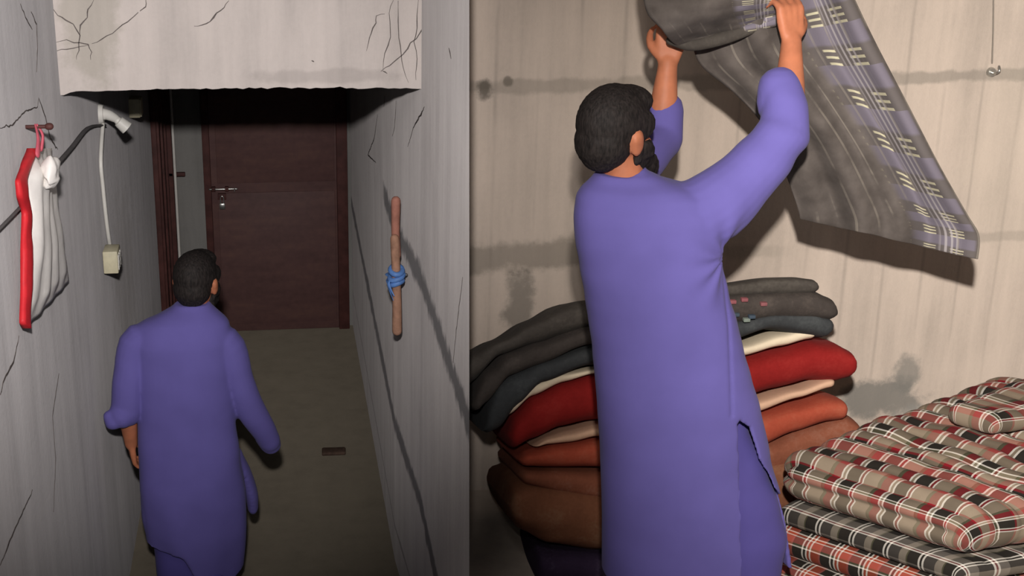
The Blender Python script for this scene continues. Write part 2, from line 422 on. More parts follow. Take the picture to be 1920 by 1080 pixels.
# ---------------------------------------------------------------- far door and the leaf folded against the left wall
def door_obj():
    d = D.objects.new('door_1', None); C.objects.link(d); d.location = (0.04, YB, 0); props(d, kind='structure')
    y0 = YB - .05
    bm = bmesh.new(); add_box(bm, (-.40, y0, 0.005), (.415, y0 + .045, 2.0), .004); leaf = bm_obj('door_leaf', bm, m_door, d, auto=40)
    bm = bmesh.new()
    add_box(bm, (-.36, y0 - .006, 1.03), (.40, y0 + .01, 1.95), .003); bm_obj('panel', bm, m_door, d, auto=40)
    bm = bmesh.new(); add_box(bm, (-.36, y0 - .006, .06), (.40, y0 + .01, .965), .003); bm_obj('panel', bm, m_door, d, auto=40)
    bm = bmesh.new(); add_box(bm, (-.445, y0 - .02, 0), (-.40, YB + .01, 2.05), .004); bm_obj('jamb', bm, m_jamb, d, auto=40)
    bm = bmesh.new(); add_box(bm, (.415, y0 - .02, 0), (.485, YB + .01, 2.05), .004); bm_obj('jamb', bm, m_jamb, d, auto=40)
    bm = bmesh.new(); add_box(bm, (-.445, y0 - .02, 2.0), (.485, YB + .01, 2.06), .004); bm_obj('head_jamb', bm, m_jamb, d, auto=40)
    bm = bmesh.new()
    add_tube(bm, [(-.41, y0 - .022, .997), (-.235, y0 - .022, .997)], .007, 10)
    add_tube(bm, [(-.25, y0 - .022, .997), (-.25, y0 - .05, .99)], .005, 8); b = bm_obj('latch_bolt', bm, m_steel, d)
    bm = bmesh.new()
    for x in (-.385, -.30): add_box(bm, (x - .012, y0 - .034, .982), (x + .012, y0 + .002, 1.012), .003)
    bm_obj('bolt_guide', bm, m_jamb, b, auto=40)
    bm = bmesh.new(); add_box(bm, (-.352, y0 - .04, .865), (-.314, y0 - .016, .905), .005)
    pl = bm_obj('padlock', bm, m_steel, d, auto=40)
    bm = bmesh.new(); add_tube(bm, [(-.343, y0 - .028, .90), (-.343, y0 - .028, .94), (-.333, y0 - .028, .952), (-.323, y0 - .028, .94), (-.323, y0 - .028, .90)], .004, 8, 3)
    bm_obj('shackle', bm, m_steel, pl)
    bm = bmesh.new(); add_box(bm, (-.36, y0 - .022, .925), (-.306, y0 + .002, .965), .003); bm_obj('hasp', bm, m_jamb, d, auto=40)
door_obj()
def leaf_obj():
    d = D.objects.new('door_2', None); C.objects.link(d); d.location = (LW + .02, 8.5, 0); props(d, kind='structure')
    bm = bmesh.new(); add_box(bm, (LW + .003, 8.12, .01), (LW + .035, 8.72, 1.98), .004); bm_obj('door_leaf', bm, m_jamb, d, auto=40)
    bm = bmesh.new()
    for y in (8.14, 8.40, 8.66): add_box(bm, (LW + .03, y, .02), (LW + .05, y + .04, 1.97), .004)
    bm_obj('stile', bm, m_jamb, d, auto=40)
    bm = bmesh.new(); add_box(bm, (LW + .003, 8.74, 0), (LW + .075, YB, 2.05), .004); bm_obj('jamb', bm, m_jamb, d, auto=40)
    bm = bmesh.new(); add_tube(bm, [(LW + .088, 8.725, .15), (LW + .088, 8.725, 1.9)], .009, 8); bm_obj('conduit', bm, m_white, d)
    z = at(325, 325, 8.78).z
    bm = bmesh.new(); add_box(bm, (LW + .045, 8.74, z - .012), (LW + .15, 8.77, z + .012), .004); bm_obj('latch', bm, m_jamb, d, auto=40)
leaf_obj()

# ---------------------------------------------------------------- things on the passage walls
def flat_patch(outline_fn, ns, nt, bulge, base_n, thick):
    """closed cushion: front grid pushed out along base_n, flat back"""
    bm = bmesh.new(); F = []; B = []
    for i in range(ns + 1):
        fr, bk = [], []
        for j in range(nt + 1):
            s, t = i / ns, j / nt
            p = outline_fn(s, t); k = bulge(s, t)
            fr.append(bm.verts.new(p + base_n * (thick + k))); bk.append(bm.verts.new(p))
        F.append(fr); B.append(bk)
    for i in range(ns):
        for j in range(nt):
            bm.faces.new((F[i][j], F[i + 1][j], F[i + 1][j + 1], F[i][j + 1])); bm.faces.new((B[i][j], B[i][j + 1], B[i + 1][j + 1], B[i + 1][j]))
    for i in range(ns):
        for j in (0, nt): bm.faces.new((F[i][j], F[i + 1][j], B[i + 1][j], B[i][j]))
    for j in range(nt):
        for i in (0, ns): bm.faces.new((F[i][j], F[i][j + 1], B[i][j + 1], B[i][j]))
    return bm
nx_ = Vector((1, 0, 0))
m_sack = plain('white_woven_sack', (236, 232, 227), 0.6, 0.3, var=.08, scale=18, bump=.3)
m_red = plain('red_sack_stripe', (205, 42, 50), 0.55, 0.3, var=.12)
m_pink = plain('pink_strap', (196, 92, 106), 0.6, 0.25)
XB = NL + .012
Lc = [(280, 56), (330, 46), (400, 52), (480, 50), (560, 50), (612, 46)]
Rc = [(280, 95), (330, 97), (380, 98), (440, 112), (500, 124), (526, 127)]
def sack_pt(s, t):
    yl = lerp(280, 613, t); xl = interp(Lc, yl)[0]
    yr = lerp(278, 527, t); xr = interp(Rc, yr)[0]
    a = atx(xl, yl, XB); b = atx(xr, yr, XB)
    return a.lerp(b, s)
def sack_b(s, t):
    e = min(1, 9 * min(s, 1 - s)) * min(1, 6 * min(t, 1 - t) + .25)
    return e * (1 - .55 * s) * (0.016 + 0.026 * math.sin(PI * t) + 0.009 * math.sin(s * 24 + t * 2) * (0.4 + t) + .006 * noise.noise(Vector((s * 9, t * 4, 0))) + 0.03 * math.exp(-((s - .25) ** 2 * 40 + (t - .14) ** 2 * 90)))
nail = atx(48, 238, NL)
sk = thing('hanging_sack', (XB, sack_pt(.5, 1).y, sack_pt(.1, 1).z), 'white woven sack with red side stripe hanging on the left wall', 'bag')
bm_obj('sack_body', flat_patch(sack_pt, 36, 50, sack_b, nx_, .004), m_sack, sk)
SLc = [(278, 50), (310, 38), (340, 28), (365, 30), (400, 40), (470, 38), (540, 38), (605, 36), (616, 42)]
SRc = [(278, 60), (310, 49), (340, 43), (365, 42), (400, 50), (470, 50), (540, 49), (605, 47), (616, 46)]
def st_pt(s, t):
    y = lerp(278, 616, t); return atx(interp(SLc, y)[0], y, XB).lerp(atx(interp(SRc, y)[0], y, XB), s)
bm_obj('side_stripe', flat_patch(st_pt, 8, 60, lambda s, t: .012 + .010 * math.sin(PI * s) + .005 * noise.noise(Vector((t * 9, s, 0))), nx_, .002), m_red, sk)
bm = bmesh.new()
for dy, dx in ((-.03, 0), (.05, .006)):
    add_tube(bm, [nail + Vector((.03 + dx, 0, .004)), nail.lerp(st_pt(.5, 0), .5) + Vector((.035 + dx, dy * .6, 0)), st_pt(.6, .02) + Vector((.03, dy, 0))], [.006, .009, .012], 10, 4, flat=.5)
bm_obj('strap', bm, m_pink, sk)
bm = bmesh.new(); add_ball(bm, sack_pt(.2, .14) + Vector((.06, 0, 0)), (.025, .05, .05)); 
displaceme = bm
for v in bm.verts: v.co += Vector((1, 1, 1)) * .012 * noise.noise(v.co * 40)
bm_obj('knot', bm, m_sack, sk)
bm = bmesh.new(); add_tube(bm, [nail - nx_ * .02, nail + nx_ * .07], .006, 10); add_tube(bm, [nail + nx_ * .068, nail + nx_ * .073], .011, 10)
o = bm_obj('wall_nail', bm, m_jamb); props(rebase(o), 'rusty nail in the left wall holding the sack strap', 'nail')

# lamp holder, cable, boxes
b0 = atx(186, 214, LW)
lh = thing('lamp_holder', b0, 'white angled lamp holder without a bulb on the left passage wall', 'lamp holder')
bm = bmesh.new(); add_tube(bm, [b0 - nx_ * .004, b0 + nx_ * .018], [.045, .038], 20, round_ends=False); bm_obj('base', bm, m_white, lh, auto=40)
e1 = b0 + Vector((.062, .015, -.022)); e2 = b0 + Vector((.108, .02, -.066))
bm = bmesh.new(); add_tube(bm, [b0 + nx_ * .01, b0 + Vector((.035, .006, -.005)), e1], [.026, .022, .018], 18, 4); bm_obj('arm', bm, m_white, lh)
bm = bmesh.new(); add_tube(bm, [e1, e1.lerp(e2, .25), e1.lerp(e2, .3), e2], [.015, .017, .024, .029], 18, round_ends=False); bm_obj('socket', bm, m_white, lh, auto=50)
bm = bmesh.new(); add_tube(bm, [e1.lerp(e2, .9), e2 + (e2 - e1).normalized() * .001], [.021, .022], 18, round_ends=False); bm_obj('socket_opening', bm, m_black, lh, auto=50)
q = atx(262, 200, LW + .05)
jb = thing('junction_box', (LW, q.y, q.z - .05), 'small yellowed junction box high on the left passage wall beside the lamp holder', 'box')
bm = bmesh.new(); add_box(bm, (LW - .002, q.y - .05, q.z - .048), (LW + .055, q.y + .05, q.z + .048), .006); bm_obj('box_body', bm, m_cream, jb, auto=40)
bm = bmesh.new(); add_box(bm, (LW + .053, q.y - .046, q.z - .044), (LW + .062, q.y + .046, q.z + .044), .003); bm_obj('lid', bm, m_cream, jb, auto=40)
c0 = b0 + Vector((.012, 0, -.04)); cy = c0.y - .02
pts = [c0]
for x, y in [(189, 300), (193, 350), (198, 400), (203, 440), (207, 465)]: pts.append(atx(x, y, LW + .012))
bm = bmesh.new(); add_tube(bm, pts, .0085, 10, 5)
o = bm_obj('white_cable', bm, m_white); props(rebase(o), 'white cable running down the left wall from the lamp holder to the socket box', 'cable')
q = atx(211, 486, LW + .035)
sb = thing('socket_box', (LW, q.y, q.z - .05), 'cream multi-way socket box hanging at the lower end of the white cable', 'socket box')
bm = bmesh.new(); add_box(bm, (LW + .001, q.y - .05, q.z - .048), (LW + .062, q.y + .06, q.z + .048), .005); bm_obj('box_body', bm, m_cream, sb, auto=40)
for k in range(3):
    bm = bmesh.new()
    y = q.y - .03 + .035 * k; add_box(bm, (LW + .060, y - .012, q.z - .035), (LW + .066, y + .012, q.z + .03), .003)
    sf = bm_obj('socket_face', bm, m_white, sb, auto=40)
    for dz in (-.015, .012):
        bm = bmesh.new(); add_box(bm, (LW + .064, y - .004, q.z + dz - .006), (LW + .0672, y + .004, q.z + dz + .006), .001)
        bm_obj('socket_hole', bm, m_black, sf)
# dark cable along the wall, passing behind the sack
pts = [b0 + Vector((.012, .06, -.06))] + [onwall(x, y, -1, .008) for x, y in [(165, 240), (135, 276), (112, 302), (98, 318), (70, 352), (35, 392), (-8, 436)]]
bm = bmesh.new(); add_tube(bm, pts, [.008, .010, .0105, .010, .009, .0075, .0065, .006], 8, 4, flat=.6)
o = bm_obj('wall_cable', bm, m_cable); props(rebase(o), 'thick dark grey cable slanting along the left wall and passing behind the sack', 'cable')

# stick on the right wall
m_wood = plain('brown_stick', (168, 128, 106), 0.75, 0.2, var=.3, scale=25, bump=.4)
m_wood2 = plain('reddish_stick', (172, 118, 102), 0.75, 0.2, var=.2, scale=25, bump=.4)
m_blue = plain('blue_plastic', (98, 140, 205), 0.5, 0.3, var=.15)
sx = RW - .03
S = [atx(742, 376, sx), atx(741, 430, sx), atx(743, 470, sx), atx(744, 540, sx), atx(745, 622, sx)]
yS = S[2].y
S = [Vector((sx, lerp(p.y, yS, .3), p.z)) for p in S]
stk = thing('wall_stick', (sx, S[-1].y, S[-1].z), 'brown wooden stick tied with blue plastic on the right passage wall', 'stick')
bm = bmesh.new(); add_tube(bm, [S[0], S[1], S[2] + Vector((0, 0, -.02))], [.019, .017, .019], 12, 4); bm_obj('upper_piece', bm, m_wood2, stk)
bm = bmesh.new(); add_tube(bm, [S[2] + Vector((-.006, 0, .05)), S[3], S[4]], [.018, .018, .020], 12, 4); bm_obj('lower_piece', bm, m_wood, stk)
bm = bmesh.new(); bc = atx(741, 512, sx)
bc = Vector((sx, S[2].y * .6 + S[3].y * .4, bc.z))
for k in range(3):
    z = bc.z + .03 - .026 * k
    ring = [Vector((sx + (.024 + .003 * (k % 2)) * math.cos(a), bc.y + .028 * math.sin(a), z + .010 * math.sin(a + k))) for a in [2 * PI * i / 14 for i in range(15)]]
    add_tube(bm, ring, .011, 8)
for dy, dz in ((.06, -.07), (-.05, -.06), (.07, .0), (-.02, -.09)):
    add_tube(bm, [bc + Vector((-.02, 0, 0)), bc + Vector((-.035, dy * .6, dz * .3)), bc + Vector((-.015, dy, dz))], [.009, .008, .003], 8, 4, flat=.4)
bm_obj('blue_tie', bm, m_blue, stk)
bm = bmesh.new(); add_tube(bm, [(RW + .01, bc.y, bc.z + .01), (sx - .02, bc.y, bc.z + .015)], .006, 8); bm_obj('peg', bm, m_steel, stk)

# flat scrap on the floor
q = atz(626, 850, 0)
bm = bmesh.new(); add_box(bm, (q.x - .065, q.y - .03, 0), (q.x + .065, q.y + .035, .022), .007)
for v in bm.verts: v.co += Vector((.006, .006, 0)) * noise.noise(v.co * 20) + Vector((0, 0, .004)) * noise.noise(v.co * 15) * (v.co.z > .01)
o = bm_obj('wood_scrap', bm, plain('dark_wood_scrap', (92, 74, 64), .85, .15, var=.3)); props(rebase(o), 'small flat dark brown scrap lying on the passage floor', 'scrap')

# screw plug on the bay wall
q = at(1858, 135, YW)
sp = thing('wall_hook', q, 'small bright metal screw hook fixed in the bay wall at the far right', 'hook')
bm = bmesh.new(); add_tube(bm, [q + Vector((0, .01, 0)), q + Vector((0, -.012, 0))], [.022, .016], 12, round_ends=False); bm_obj('plate', bm, m_steel, sp, auto=40)
bm = bmesh.new(); add_tube(bm, [q, q + Vector((0, -.03, 0)), q + Vector((.008, -.045, .012)), q + Vector((.01, -.035, .026))], .005, 8, 4); bm_obj('hook', bm, m_steel, sp)
bm = bmesh.new(); p0 = at(1860, 118, YW - .006); add_tube(bm, [p0, at(1862, 60, YW - .006), at(1863, -40, YW - .006)], .0028, 6)
o = bm_obj('thin_wire', bm, plain('grey_wire', (140, 132, 122))); props(rebase(o), 'thin grey wire rising up the bay wall from the metal hook', 'wire')

# ---------------------------------------------------------------- the pile of folded quilts
def cloth(name, c, var=.18, scale=7, c2=None, sheen=.015):
    k = N(name); P = k.co.outputs['Object']
    f = k.math('ADD', k.math('MULTIPLY', k.noise(P, scale, 5, .6), .75), k.math('MULTIPLY', k.noise(P, 90, 2), .25))
    a = lin(c); b = tuple(x * (1 - var) for x in a[:3]); d = lin(c2)[:3] if c2 else tuple(min(1, x * (1 + var)) for x in a[:3])
    col = k.ramp(f, [(.34, b), (.5, a), (.68, d)])
    k.bump(k.noise(P, 160, 2), .2, .002)
    return k.out(col, .95, .05, sheen=sheen)
def quilt(name, rows, yf, depth, mat, label, lean=.30, n=3.0, wr=.006, group=None, seed=0, bits=()):
    """rows: (x, y top, y bottom) of the front face; a soft slab running back from it"""
    x0, x1 = rows[0][0], rows[-1][0]; ns = 70; rings = []; m = 40
    for i in range(ns + 1):
        u = i / ns; e = .5 - .5 * math.cos(PI * u)
        u = lerp(u, e, .6); x = lerp(x0, x1, u); yt, yb = interp(rows, x)
        a, b = at(x, yt, yf), at(x, yb, yf)
        zc, hz = (a.z + b.z) / 2, abs(a.z - b.z) / 2; xc = (a.x + b.x) / 2
        endf = math.sqrt(max(0, 1 - (1 - min(1, min(u, 1 - u) / .022)) ** 2))
        hz *= max(.12, endf); hd = depth / 2 * max(.25, .75 + .25 * endf)
        ring = []
        for k in range(m):
            c, s = se(2 * PI * k / m, n)
            y = yf + depth / 2 - hd * c
            ring.append(Vector((xc, y, zc + hz * s - lean * (y - yf))))
        rings.append(ring)
    bm = bmesh.new(); add_loft(bm, rings)
    for v in bm.verts:
        p = v.co.copy(); q = p + Vector((seed * 3.1, seed * 1.7, 0))
        v.co += Vector((0, -1, .3)) * wr * (noise.noise(Vector((q.x * 5, q.y * 5, q.z * 24))) + .6 * noise.noise(Vector((q.x * 16, q.y * 12, q.z * 16))))
    o = bm_obj(name, bm, mat)
    props(rebase(o), label, 'quilt', group)
    return o
g = None
YQ = 4.22
quilt('folded_quilt', [(1008, 1034, 1108), (1060, 1036, 1108), (1130, 1040, 1108), (1500, 1010, 1108), (1560, 1000, 1108)], YQ - .02, .5, cloth('purple_black_cloth', (62, 50, 72), c2=(88, 76, 100)), 'dark purple folded bedding at the bottom of the tall pile behind the standing man')
quilt('folded_quilt', [(957, 945, 958), (966, 915, 985), (990, 905, 1010), (1040, 905, 1036), (1130, 915, 1049), (1300, 890, 1030), (1480, 850, 990), (1560, 835, 960), (1600, 850, 930), (1612, 880, 900)], YQ - .03, .58,
      cloth('brown_cloth', (128, 84, 62), c2=(140, 104, 80)), 'brown folded quilt bulging at the bottom of the pile above the dark purple bedding', seed=1, wr=.010)
quilt('folded_quilt', [(978, 888, 905), (985, 880, 915), (1050, 878, 935), (1130, 882, 950), (1300, 850, 920), (1440, 828, 905), (1530, 792, 890), (1590, 775, 865), (1615, 785, 850), (1623, 805, 830)], YQ, .56,
      cloth('rust_brown_cloth', (136, 82, 62), c2=(146, 102, 84)), 'rust brown folded quilt with a rounded right end under the orange quilt', seed=2, wr=.008)
quilt('folded_quilt', [(976, 858, 875), (990, 846, 882), (1050, 832, 886), (1130, 823, 886), (1300, 800, 870), (1425, 778, 856), (1500, 758, 820), (1560, 744, 800), (1590, 747, 796), (1598, 754, 788)], YQ - .01, .56,
      cloth('orange_cloth', (164, 76, 56), c2=(170, 92, 70)), 'bright orange folded quilt in the middle of the pile under the red one', seed=3)
quilt('quilt_lining', [(1000, 836, 842), (1030, 818, 838), (1070, 808, 836), (1125, 796, 824), (1300, 772, 800), (1412, 750, 783), (1500, 727, 752), (1560, 707, 733), (1573, 706, 730)], YQ + .005, .52,
      cloth('cream_pink_cloth', (205, 168, 140), .1), 'cream folded cloth squeezed as a thin strip between the red and orange quilts', seed=4, wr=.004)
quilt('folded_quilt', [(958, 800, 840), (968, 782, 852), (1005, 742, 836), (1060, 716, 812), (1117, 698, 800), (1300, 680, 775), (1400, 670, 757), (1470, 655, 738), (1535, 638, 722), (1580, 642, 726), (1604, 655, 718), (1616, 680, 700)], YQ - .02, .58,
      cloth('red_cloth', (140, 36, 34), .15, c2=(150, 46, 42)), 'deep red folded quilt in the upper half of the pile', seed=5)
quilt('quilt_lining', [(948, 770, 785), (958, 748, 785), (1000, 712, 750), (1060, 696, 722), (1115, 690, 704), (1300, 668, 690), (1395, 645, 674), (1470, 622, 655), (1525, 607, 642), (1539, 608, 638)], YQ + .01, .52,
      cloth('cream_cloth', (226, 210, 182), .08), 'cream white folded cloth lying on the deep red quilt', seed=6, wr=.004)
m_dark = cloth('charcoal_cloth', (76, 71, 66), .22, c2=(92, 87, 80)); m_dark2 = cloth('brown_charcoal_cloth', (72, 66, 62), .22, c2=(90, 82, 76)); m_teal = cloth('blue_charcoal_cloth', (64, 66, 67), .2, c2=(80, 83, 83))
quilt('folded_quilt', [(910, 800, 826), (918, 748, 824), (940, 706, 818), (975, 690, 772), (1020, 672, 726), (1110, 646, 692), (1300, 620, 672), (1385, 596, 644), (1450, 582, 622), (1530, 580, 636), (1556, 588, 640), (1573, 598, 628)], YQ - .03, .52, m_teal,
      'blue-charcoal folded quilt drooping at the left end directly over the cream cloth', seed=7, wr=.008)
qd = quilt('folded_quilt', [(888, 750, 778), (896, 722, 782), (915, 694, 766), (960, 660, 712), (1010, 640, 694), (1110, 610, 652), (1300, 575, 620), (1370, 545, 614), (1450, 542, 608), (1530, 540, 606), (1566, 556, 606), (1580, 574, 602)], YQ - .04, .46, m_dark2,
      'brown-charcoal folded quilt second from the top of the pile with small printed tags', seed=8, wr=.008)
quilt('folded_quilt', [(866, 674, 752), (890, 656, 720), (940, 634, 668), (1010, 595, 646), (1065, 566, 632), (1110, 558, 618), (1250, 540, 590), (1365, 526, 562), (1450, 515, 560), (1500, 514, 558), (1530, 518, 556), (1543, 528, 550)], YQ - .02, .40, m_dark,
      'charcoal folded quilt on the very top of the tall pile, drooping at the left', seed=9, wr=.009, lean=.42)
# small woven tags on the second quilt
for i, (x, y, c) in enumerate([(1374, 566, (150, 92, 96)), (1396, 562, (150, 92, 96)), (1432, 570, (140, 90, 92)), (1380, 590, (70, 82, 92)), (1410, 594, (72, 84, 96)), (1400, 600, (130, 140, 130))]):
    p = at(x, y, YQ - .045); bm = bmesh.new()
    add_box(bm, p + Vector((-.011, -.006, -.006)), p + Vector((.011, .012, .006)), .002)
    bm_obj('woven_tag', bm, cloth('tag_cloth', c), qd, auto=40)

# ---------------------------------------------------------------- plaid quilts in front on the right
K, W_, RD, PK, KH, GN, OR = (40, 37, 33), (224, 218, 206), (124, 28, 36), (158, 84, 76), (138, 124, 106), (84, 82, 62), (160, 70, 48)
m_pl1 = plaid('red_khaki_plaid', [(3.2, KH), (.35, W_), (.5, RD), (.35, W_), (2.8, K), (.4, W_), (.5, KH), (.4, W_), (1.7, RD), (.8, GN)],
              [(2.0, PK), (.35, W_), (.6, GN), (.35, W_), (2.8, K), (.5, RD), (2.8, KH)], .15, .14)
m_pl2 = plaid('black_white_plaid', [(3, (70, 66, 62)), (.5, W_), (.6, K), (.5, W_), (3, K), (.4, GN), (2, (140, 130, 116))],
              [(3, K), (.5, W_), (.5, (120, 60, 60)), (.5, W_), (2.5, (110, 104, 96)), (1, K)], .11, .11)
m_pl3 = plaid('orange_black_plaid', [(2, OR), (.4, W_), (.6, OR), (.4, W_), (.6, K), (.4, W_), (2.5, K), (.5, PK)],
              [(2.4, PK), (.4, W_), (.7, OR), (.4, W_), (2.2, K), (.4, W_), (.7, GN)], .095, .11)
Np = Vector((2.01, 3.455, 0)); Lp = Vector((1.61, 3.87, 0))
E1 = (Lp - Np).normalized(); E2F = Vector((.98, .17, 0)).normalized(); E2B = Vector((.87, .49, 0)).normalized()
def mattress(name, n_off, l1, l2, z0, z1, mat, label, rad=None, ridge=.0, per=.085, groove=0, seed=0, sag=.0, slope=(0, 0)):
    """soft quilted slab; corner at Np + offset, edges along E1 (l1) and E2 (l2)"""
    hz = (z1 - z0) / 2; r = rad or hz * .95; st = .013
    n1, n2, n3 = int(l1 / st), int(l2 / st), max(8, int(2 * hz / .008))
    bm = bmesh.new(); V = {}
    def vert(i, j, k):
        if (i, j, k) not in V: V[(i, j, k)] = bm.verts.new(((i / n1 - .5) * l1, (j / n2 - .5) * l2, (k / n3 - .5) * 2 * hz))
        return V[(i, j, k)]
    for i in range(n1):
        for j in range(n2):
            for k in (0, n3): bm.faces.new((vert(i, j, k), vert(i + 1, j, k), vert(i + 1, j + 1, k), vert(i, j + 1, k)))
    for i in range(n1):
        for k in range(n3):
            for j in (0, n2): bm.faces.new((vert(i, j, k), vert(i + 1, j, k), vert(i + 1, j, k + 1), vert(i, j, k + 1)))
    for j in range(n2):
        for k in range(n3):
            for i in (0, n1): bm.faces.new((vert(i, j, k), vert(i, j + 1, k), vert(i, j + 1, k + 1), vert(i, j, k + 1)))
    uv = bm.loops.layers.uv.new('uv'); UVM = {}
    org = Np + Vector(n_off); h1, h2 = l1 / 2, l2 / 2; pos = {}
    for v in bm.verts:
        p = v.co.copy()
        inn = Vector((max(-(h1 - r), min(h1 - r, p.x)), max(-(h2 - r), min(h2 - r, p.y)), max(-(hz - r * .999), min(hz - r * .999, p.z))))
        d = p - inn
        nn = d.normalized() if d.length > 1e-6 else Vector((0, 0, 1))
        q = inn + nn * r
        UVM[v] = (q.x + (hz - q.z) * (nn.x + .001) * 1.2, q.y + (hz - q.z) * nn.y * 1.2)
        puff = ridge * (abs(math.sin(PI * (q.y + .02 * noise.noise(Vector((q.x * 5, q.y * 3, seed)))) / per)) ** .6 - .6)
        puff += ridge * .6 * noise.noise(Vector((q.x * 9, q.y * 9, seed + q.z * 6)))
        if groove: puff -= groove * math.exp(-((q.z + hz * .04) / (.20 * hz)) ** 2) * (1 - abs(nn.z)) * min(1, max(0, (q.x + h1 * 1.0) / .10)) * (1 if nn.y < 0 else 0)
        top = max(0, nn.z)
        q = q + nn * puff * (.35 + .65 * top if nn.z > -.2 else .2)
        pos[v] = q
    for v, q in pos.items():
        a, b = q.x + h1, q.y + h2
        z = (z0 + z1) / 2 + q.z - sag * (a / l1) ** 2 + slope[0] * a + slope[1] * b
        v.co = org + E1 * a + E2F.lerp(E2B, a / l1) * b + Vector((0, 0, z)) + Vector((0, 0, .006)) * noise.noise(Vector((a * 3, b * 3, seed)))
    for f in bm.faces:
        for l in f.loops: l[uv].uv = UVM[l.vert]
    o = bm_obj(name, bm, mat)
    return props(rebase(o), label, 'quilt')
mattress('plaid_quilt', (.0, .0, 0), .63, 1.25, 1.196, 1.35, m_pl1, 'thick red and khaki plaid quilt on top of the plaid stack at lower right', ridge=.030, groove=.055, seed=1, slope=(0, .01))
mattress('plaid_quilt', (-.01, -.01, 0), .60, 1.25, 1.118, 1.185, m_pl2, 'black and white plaid quilt directly under the thick red and khaki one', ridge=.006, seed=2)
mattress('plaid_quilt', (-.05, .03, 0), .58, 1.25, 1.008, 1.108, m_pl3, 'orange and black plaid quilt in the lower half of the plaid stack', ridge=.008, seed=3)
mattress('plaid_quilt', (-.07, .02, 0), .58, 1.25, .898, .998, m_pl3, 'orange and black plaid quilt second from the floor in the plaid stack', ridge=.008, seed=4)
mattress('plaid_quilt', (-.05, .02, 0), .60, 1.25, ZB + .002, .888, m_pl2, 'black and white plaid quilt lying on the floor under the whole plaid stack', ridge=.006, seed=5)
# the folded-over quilt at the back of the top
_a = atz(1860, 818, 1.38)
mattress('plaid_quilt', (_a.x - Np.x, _a.y - Np.y, 0), .16, .8, 1.376, 1.452, m_pl1, 'rolled edge of red plaid quilt lying at the back of the plaid stack top', ridge=.008, seed=6)

# ---------------------------------------------------------------- people
def skin_mat(name, c):
    k = N(name); P = k.co.outputs['Object']; f = k.noise(P, 18, 4)
    a = lin(c); col = k.ramp(f, [(.3, tuple(x * .82 for x in a[:3])), (.7, tuple(min(1, x * 1.1) for x in a[:3]))])
    k.b.inputs['Subsurface Weight'].default_value = .06; k.b.inputs['Subsurface Radius'].default_value = (.01, .004, .002)
    return k.out(col, .55, .3)
def fabric(name, c):
    k = N(name); P = k.co.outputs['Object']; f = k.noise(P, 5, 4); a = lin(c)
    col = k.ramp(f, [(.3, tuple(x * .92 for x in a[:3])), (.7, tuple(min(1, x * 1.06) for x in a[:3]))])
    k.bump(k.noise(P, 220, 2), .1, .001)
    return k.out(col, .9, .08, sheen=.05)
m_skin = skin_mat('skin', (186, 116, 84))
m_kurta = fabric('purple_cotton', (104, 96, 163)); m_shal = fabric('purple_trouser_cotton', (92, 84, 154))
m_hair = N('black_hair'); _f = m_hair.noise(m_hair.vec(m_hair.co.outputs['Object'], (160, 160, 40)), 1.0, 3)
m_hair.bump(_f, .5, .004); m_hair = m_hair.out(m_hair.ramp(_f, [(.3, lin((22, 19, 18))), (.7, lin((50, 44, 42)))]), .7, .2)
m_eye = plain('eye_white', (230, 226, 220), .3, .5, var=.02); m_iris = plain('dark_iris', (30, 20, 16), .2, .5); m_lip = plain('lips', (150, 84, 72), .5, .3)
m_sole = plain('dark_sandal', (48, 40, 38), .7, .2)

def basis(fwd, up=(0, 0, 1)):
    f = Vector(fwd).normalized(); s = f.cross(Vector(up)).normalized(); u = s.cross(f)
    return Matrix((s, f, u)).transposed()        # columns: side(right), forward, up
def head_shapes(bm, c, M, k=1.0):
    B = lambda o, r, seg=20: add_ball(bm, Vector(c) + M @ (Vector(o) * k), [x * k for x in r], M, seg)
    B((0, -.008, .018), (.077, .098, .098), 28)             # skull
    B((0, .028, -.045), (.058, .062, .072))                 # face, jaw
    B((0, .066, -.088), (.026, .026, .024))                 # chin
    B((0, .088, .030), (.045, .014, .014))                  # brow
    for s in (-1, 1):
        B((s * .040, .066, -.022), (.022, .026, .022))      # cheek
        B((s * .078, -.004, -.012), (.012, .020, .034))     # ear
        B((s * .084, -.012, -.002), (.008, .018, .022))
    P = lambda *o: Vector(c) + M @ (Vector(o) * k)
    add_tube(bm, [P(0, .088, .022), P(0, .106, -.008), P(0, .113, -.028)], [.009 * k, .012 * k, .015 * k], 10, 2)
    for s in (-1, 1): add_tube(bm, [P(s * .006, .102, -.030), P(s * .012, .098, -.031)], .008 * k, 8)
    add_tube(bm, [P(-.020, .084, -.054), P(0, .093, -.053), P(.020, .084, -.054)], .007 * k, 8, 3)
    add_tube(bm, [P(-.018, .083, -.064), P(0, .092, -.066), P(.018, .083, -.064)], .007 * k, 8, 3)
